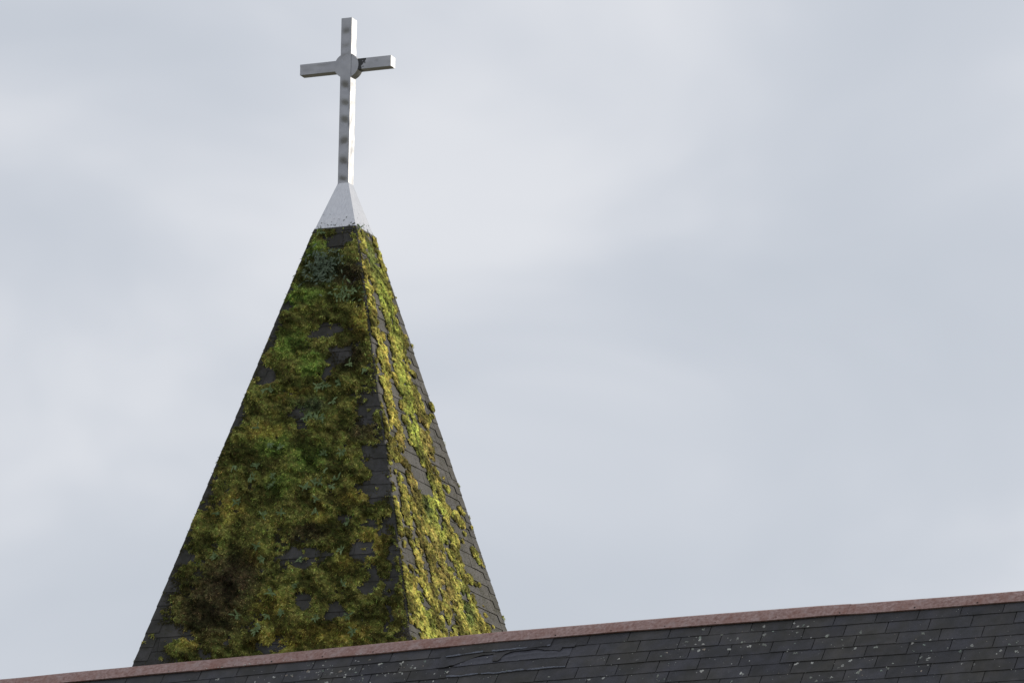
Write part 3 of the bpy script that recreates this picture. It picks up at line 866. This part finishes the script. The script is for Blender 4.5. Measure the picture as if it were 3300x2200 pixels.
def build_moss(k, hf, base, clist, du, ds, nbl, bl, label, droop, thin):
    P = FP[k]
    h_, q_ = H_[k], Q_[k]
    dd = (q_ * SL - Z) / LL; nn = (q_ + SL * Z) / LL
    smax = 4.62
    us = np.arange(-hw(smax) - 0.02, hw(smax) + 0.02, du); ss = np.arange(S0 + 0.02, smax, ds)
    Ug, Sg = np.meshgrid(us, ss)                       # rows s, cols u
    u = Ug.ravel(); s = Sg.ravel()
    h, m_ = hf(u, s)
    over = np.abs(u) - hw(s)
    h = np.where(over > 0.004, -1, h)
    ok = (h > 0).reshape(Ug.shape)
    nu = len(us)
    cell = ok[:-1, :-1] & ok[1:, :-1] & ok[:-1, 1:] & ok[1:, 1:]
    r_, c_ = np.nonzero(cell)
    i00 = r_ * nu + c_; i01 = i00 + 1; i10 = i00 + nu; i11 = i10 + 1
    tri = np.concatenate([np.stack([i00, i10, i11], 1), np.stack([i00, i11, i01], 1)])
    hs = np.where(h > 0, h, 0)
    # bend moss over the hip edges so that it wraps round
    wrap = np.clip((np.abs(u) - hw(s) + 0.03) / 0.03, 0, 1)
    hs = hs * (1 - 0.45 * wrap ** 2)
    jit = 0.0022
    pos = A + (s + rng.normal(0, jit, len(s)))[:, None] * dd + (u + rng.normal(0, jit, len(u)))[:, None] * h_ + (hs + rng.normal(0, 0.0034, len(u)))[:, None] * nn
    hg = hs.reshape(Ug.shape)
    gs, gu = np.gradient(hg, ds, du)
    nor = nn - gu.ravel()[:, None] * h_ - gs.ravel()[:, None] * dd
    nor /= np.linalg.norm(nor, axis=1)[:, None]
    col = blend(u, s, base, clist)
    v_ = 0.72 + 0.62 * fbm(u * 22, s * 22, 3, 3)
    v_ = v_ * (0.50 + 1.05 * sstep(0.33, 0.66, fbm(u * 8 + 9, s * 11 - u * 4, 1, 4)))
    col = col * v_[:, None]
    cu_ = np.floor((u + 0.02 * (fbm(u * 30, s * 30, 2, 2) - 0.5)) / 0.027).astype(int); cs_ = np.floor((s - 0.35 * u + 0.03 * (fbm(u * 30 + 7, s * 30, 4, 2) - 0.5)) / 0.023).astype(int)
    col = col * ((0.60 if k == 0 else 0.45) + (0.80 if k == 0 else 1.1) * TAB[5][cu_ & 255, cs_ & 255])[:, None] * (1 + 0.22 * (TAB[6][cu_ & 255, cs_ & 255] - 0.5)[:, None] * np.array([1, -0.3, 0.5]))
    col = col * rng.uniform(0.6, 1.45, len(u))[:, None]
    # blades
    idx = np.nonzero(h > 0)[0]
    pick = rng.choice(idx, nbl)
    ju = rng.uniform(-du, du, nbl); js = rng.uniform(-ds, ds, nbl)
    pb = pos[pick] + ju[:, None] * h_ + js[:, None] * dd - (gu.ravel()[pick] * -ju + gs.ravel()[pick] * -js)[:, None] * nn
    dirv = nor[pick] * (0.55 if k == 0 else 0.75) + rng.normal(0, 0.36, (nbl, 3)) + droop * dd
    dirv /= np.linalg.norm(dirv, axis=1)[:, None]
    ln = rng.uniform(bl[0], bl[1], nbl); wd = rng.uniform(bl[2], bl[3], nbl)
    side = np.cross(dirv, rng.normal(0, 1, (nbl, 3))); side /= np.linalg.norm(side, axis=1)[:, None]
    b0 = pb - nor[pick] * 0.004
    va = b0 + side * wd[:, None] * 0.5; vb = b0 - side * wd[:, None] * 0.5; vc = b0 + dirv * ln[:, None]
    cb = col[pick] * (rng.uniform(0.35, 2.2, nbl) if k == 0 else rng.uniform(0.55, 1.5, nbl))[:, None] * (1 + rng.normal(0, 0.10, (nbl, 3)))
    # thin film of moss on the shingles around the cushions
    nth = thin
    tu = rng.uniform(-1, 1, nth * 4); tsq = np.sqrt(rng.uniform(0, 1, nth * 4)) * (smax - S0) + S0
    tu = tu * hw(tsq)
    hh, mm = hf(tu, tsq)
    selp = (hh < 0) & (rng.uniform(0, 1, nth * 4) < np.clip((mm + 0.55) * 0.95, 0.01, 0.75))
    tu, tsq = tu[selp][:nth], tsq[selp][:nth]
    nt_ = len(tu)
    ctr = A + tsq[:, None] * dd + tu[:, None] * h_ + 0.011 * nn
    d2 = nn * 0.7 + rng.normal(0, 0.6, (nt_, 3)) + 0.2 * dd
    d2 /= np.linalg.norm(d2, axis=1)[:, None]
    sd2 = np.cross(d2, rng.normal(0, 1, (nt_, 3))); sd2 /= np.linalg.norm(sd2, axis=1)[:, None]
    l2 = rng.uniform(bl[0] * 0.5, bl[1] * 0.7, nt_)
    ta = ctr + sd2 * 0.003; tb2 = ctr - sd2 * 0.003; tc2 = ctr + d2 * l2[:, None]
    ct = blend(tu, tsq, base, clist) * 0.30 + np.array(PAL['b']) * 0.45
    ct = ct * rng.uniform(0.6, 1.4, nt_)[:, None]
    # assemble
    used = np.zeros(len(u), bool); used[tri.ravel()] = True
    remap = np.cumsum(used) - 1
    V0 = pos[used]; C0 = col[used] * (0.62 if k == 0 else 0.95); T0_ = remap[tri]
    n0 = len(V0)
    VB = np.stack([va, vb, vc], 1).reshape(-1, 3); CB = (np.clip(cb, 0.004, 1)[:, None, :] * np.array([0.9, 0.9, 1.25])[None, :, None]).reshape(-1, 3)
    TB = np.arange(len(VB)).reshape(-1, 3) + n0
    n1 = n0 + len(VB)
    VT = np.stack([ta, tb2, tc2], 1).reshape(-1, 3); CT = np.repeat(np.clip(ct, 0.004, 1), 3, 0)
    TT = np.arange(len(VT)).reshape(-1, 3) + n1
    o = add_np('moss', np.concatenate([V0, VB, VT]), np.concatenate([T0_, TB, TT]), M_MOSS, np.concatenate([C0, CB, CT]))
    tag(o, label, 'moss', kind='stuff')
    return o
build_moss(0, h_front, 'base', FC, 0.0085, 0.0085, 75000, (0.012, 0.026, 0.0055, 0.0095),
           'thick green and brown moss blanket on the shaded left face of the spire', 0.75, 80000)
build_moss(1, h_right, 'rb', RC, 0.0070, 0.0075, 130000, (0.003, 0.008, 0.0028, 0.005),
           'golden green moss cushions on the sunlit right face of the spire', 0.15, 9000)

# ------------------------------------------------------------------ ferns and seedlings rooted in the moss
def frond_mesh(length, width, lobes, curl, r):
    """a lobed leaf along +x, arching towards -z, 2 faces per lobe side"""
    vs = []; fs = []
    n = lobes * 2
    for i in range(n + 1):
        f = i / n
        x = length * f; zc = -curl * length * f * f
        wv = width * math.sin(math.pi * (0.08 + 0.9 * f)) ** 0.7 * (1.0 if i % 2 else 0.45)
        if i == n: wv = 0.0008
        lift = 0.25 * wv
        vs += [(x, 0, zc), (x + 0.25 * wv, wv, zc + lift), (x + 0.25 * wv, -wv, zc + lift)]
    for i in range(n):
        a = 3 * i; b = a + 3
        fs += [(a, b, b + 1, a + 1), (a, a + 2, b + 2, b)]
    return vs, fs

def fern_fronds(k, u, s, n, count, length, width, r, spread=1.0, fan=None):
    """list of (verts, faces) in world space"""
    P = FP[k]; h_, q_ = H_[k], Q_[k]
    dd = (q_ * SL - Z) / LL; nn = (q_ + SL * Z) / LL
    res = []
    for i in range(count):
        an = r.uniform(0, 2 * math.pi)
        el = r.uniform(0.15, 0.9)
        ru, rs = (0, 0) if fan is None else (r.gauss(0, fan[0]), r.gauss(0, fan[1]))
        X = (math.cos(an) * h_ + math.sin(an) * dd) * math.cos(el) + nn * math.sin(el) + 0.35 * dd
        X /= np.linalg.norm(X)
        Yv = np.cross(nn + 0.3 * np.array([r.gauss(0, 1), r.gauss(0, 1), r.gauss(0, 1)]), X); Yv /= np.linalg.norm(Yv)
        Zv = np.cross(X, Yv)
        L_ = length * r.uniform(0.6, 1.15)
        vs, fs = frond_mesh(L_, width * r.uniform(0.8, 1.2), 3, r.uniform(0.1, 0.5), r)
        base = P(u + ru, s + rs, n + (0 if fan is None else r.uniform(-0.012, 0.03) * min(1, fan[0] / 0.06)))
        res.append(([base + v[0] * X + v[1] * Yv + v[2] * Zv for v in vs], fs))
    return res

r = random.Random(4)
def moss_h(u, s):
    h, _ = h_front(np.array([u]), np.array([s])); return max(0.012, float(h[0]))
# the two large clumps have their fronds as parts
for (u, s, cnt, fan, length, width, lab, mt) in [
    (-0.030, 1.03, 230, (0.075, 0.070), 0.040, 0.0085, 'large dark grey-green leafy clump high on the shaded spire face', M_FERN2),
    (0.215, 1.285, 60, (0.060, 0.032), 0.042, 0.009, 'smaller pale leafy clump beside the front edge, below the dark clump', M_FERN)]:
    t = empty('fern_clump', FP[0](u, s, 0.02)); tag(t, lab, 'fern')
    for vs, fs in fern_fronds(0, u, s, 0.044, cnt, length, width, r, fan=fan):
        add('frond', vs, fs, mt, t)
FERN = [(0.083, 2.097), (0.141, 2.073), (0.005, 2.334), (0.054, 2.312), (0.108, 2.33), (0.159, 2.36), (0.317, 1.9), (0.444, 1.959), (0.217, 2.221), (-0.387, 2.396), (-0.263, 2.545), (-0.167, 2.574), (-0.371, 2.067), (-0.324, 2.082), (0.373, 2.68), (0.209, 2.667), (0.259, 2.064), (-0.518, 2.719), (-0.343, 2.719), (-0.365, 2.831), (-0.18, 2.909), (-0.193, 2.821), (0.382, 2.689), (0.249, 2.805), (0.348, 2.886), (0.167, 2.912), (0.104, 2.939), (0.218, 2.926), (0.313, 2.947), (-0.461, 3.028), (-0.617, 3.093), (0.215, 3.065), (0.215, 3.155), (-0.228, 3.158), (-0.068, 3.157), (0.486, 3.261), (-0.227, 3.42), (-0.173, 3.526), (0.537, 3.785), (-0.042, 3.833), (-0.312, 3.999), (-0.1, 4.1), (0.057, 4.0), (0.345, 4.055), (0.611, 4.059), (0.667, 4.186), (0.127, 3.558), (0.133, 3.77), (0.471, 3.496), (-0.576, 3.479), (-0.059, 3.995), (-0.128, 4.132), (0.227, 0.70), (-0.10, 0.70)]
for (u, s) in FERN:
    V_, F_ = [], []
    for vs, fs in fern_fronds(0, u, s, moss_h(u, s) + 0.016, r.randint(5, 10), 0.040, 0.0090, r, fan=(0.008, 0.005)):
        k0 = len(V_); V_ += vs; F_ += [tuple(x + k0 for x in f) for f in fs]
    o = add('fern', V_, F_, M_FERN, origin=FP[0](u, s, 0.01))
    if s < 0.9:
        lab = 'tiny leafy sprig under the %s lower corner of the white metal cap' % ('right' if u > 0 else 'left'); gp = 'sprigs under the cap'
    else:
        f = u / hw(s)
        col_ = 'near its left edge' if f < -0.42 else 'left of its middle' if f < -0.05 else 'right of its middle' if f < 0.36 else 'near the front edge'
        row_ = 'in the upper half of' if s < 2.2 else 'just above halfway down' if s < 2.62 else 'halfway down' if s < 2.97 else 'below the middle of' if s < 3.45 else 'low, near the roof, in'
        lab = 'small pale fern %s the shaded moss, %s' % (row_, col_); gp = 'ferns rooted in the moss, ' + row_ + ', ' + col_
    tag(o, lab, 'fern', gp)
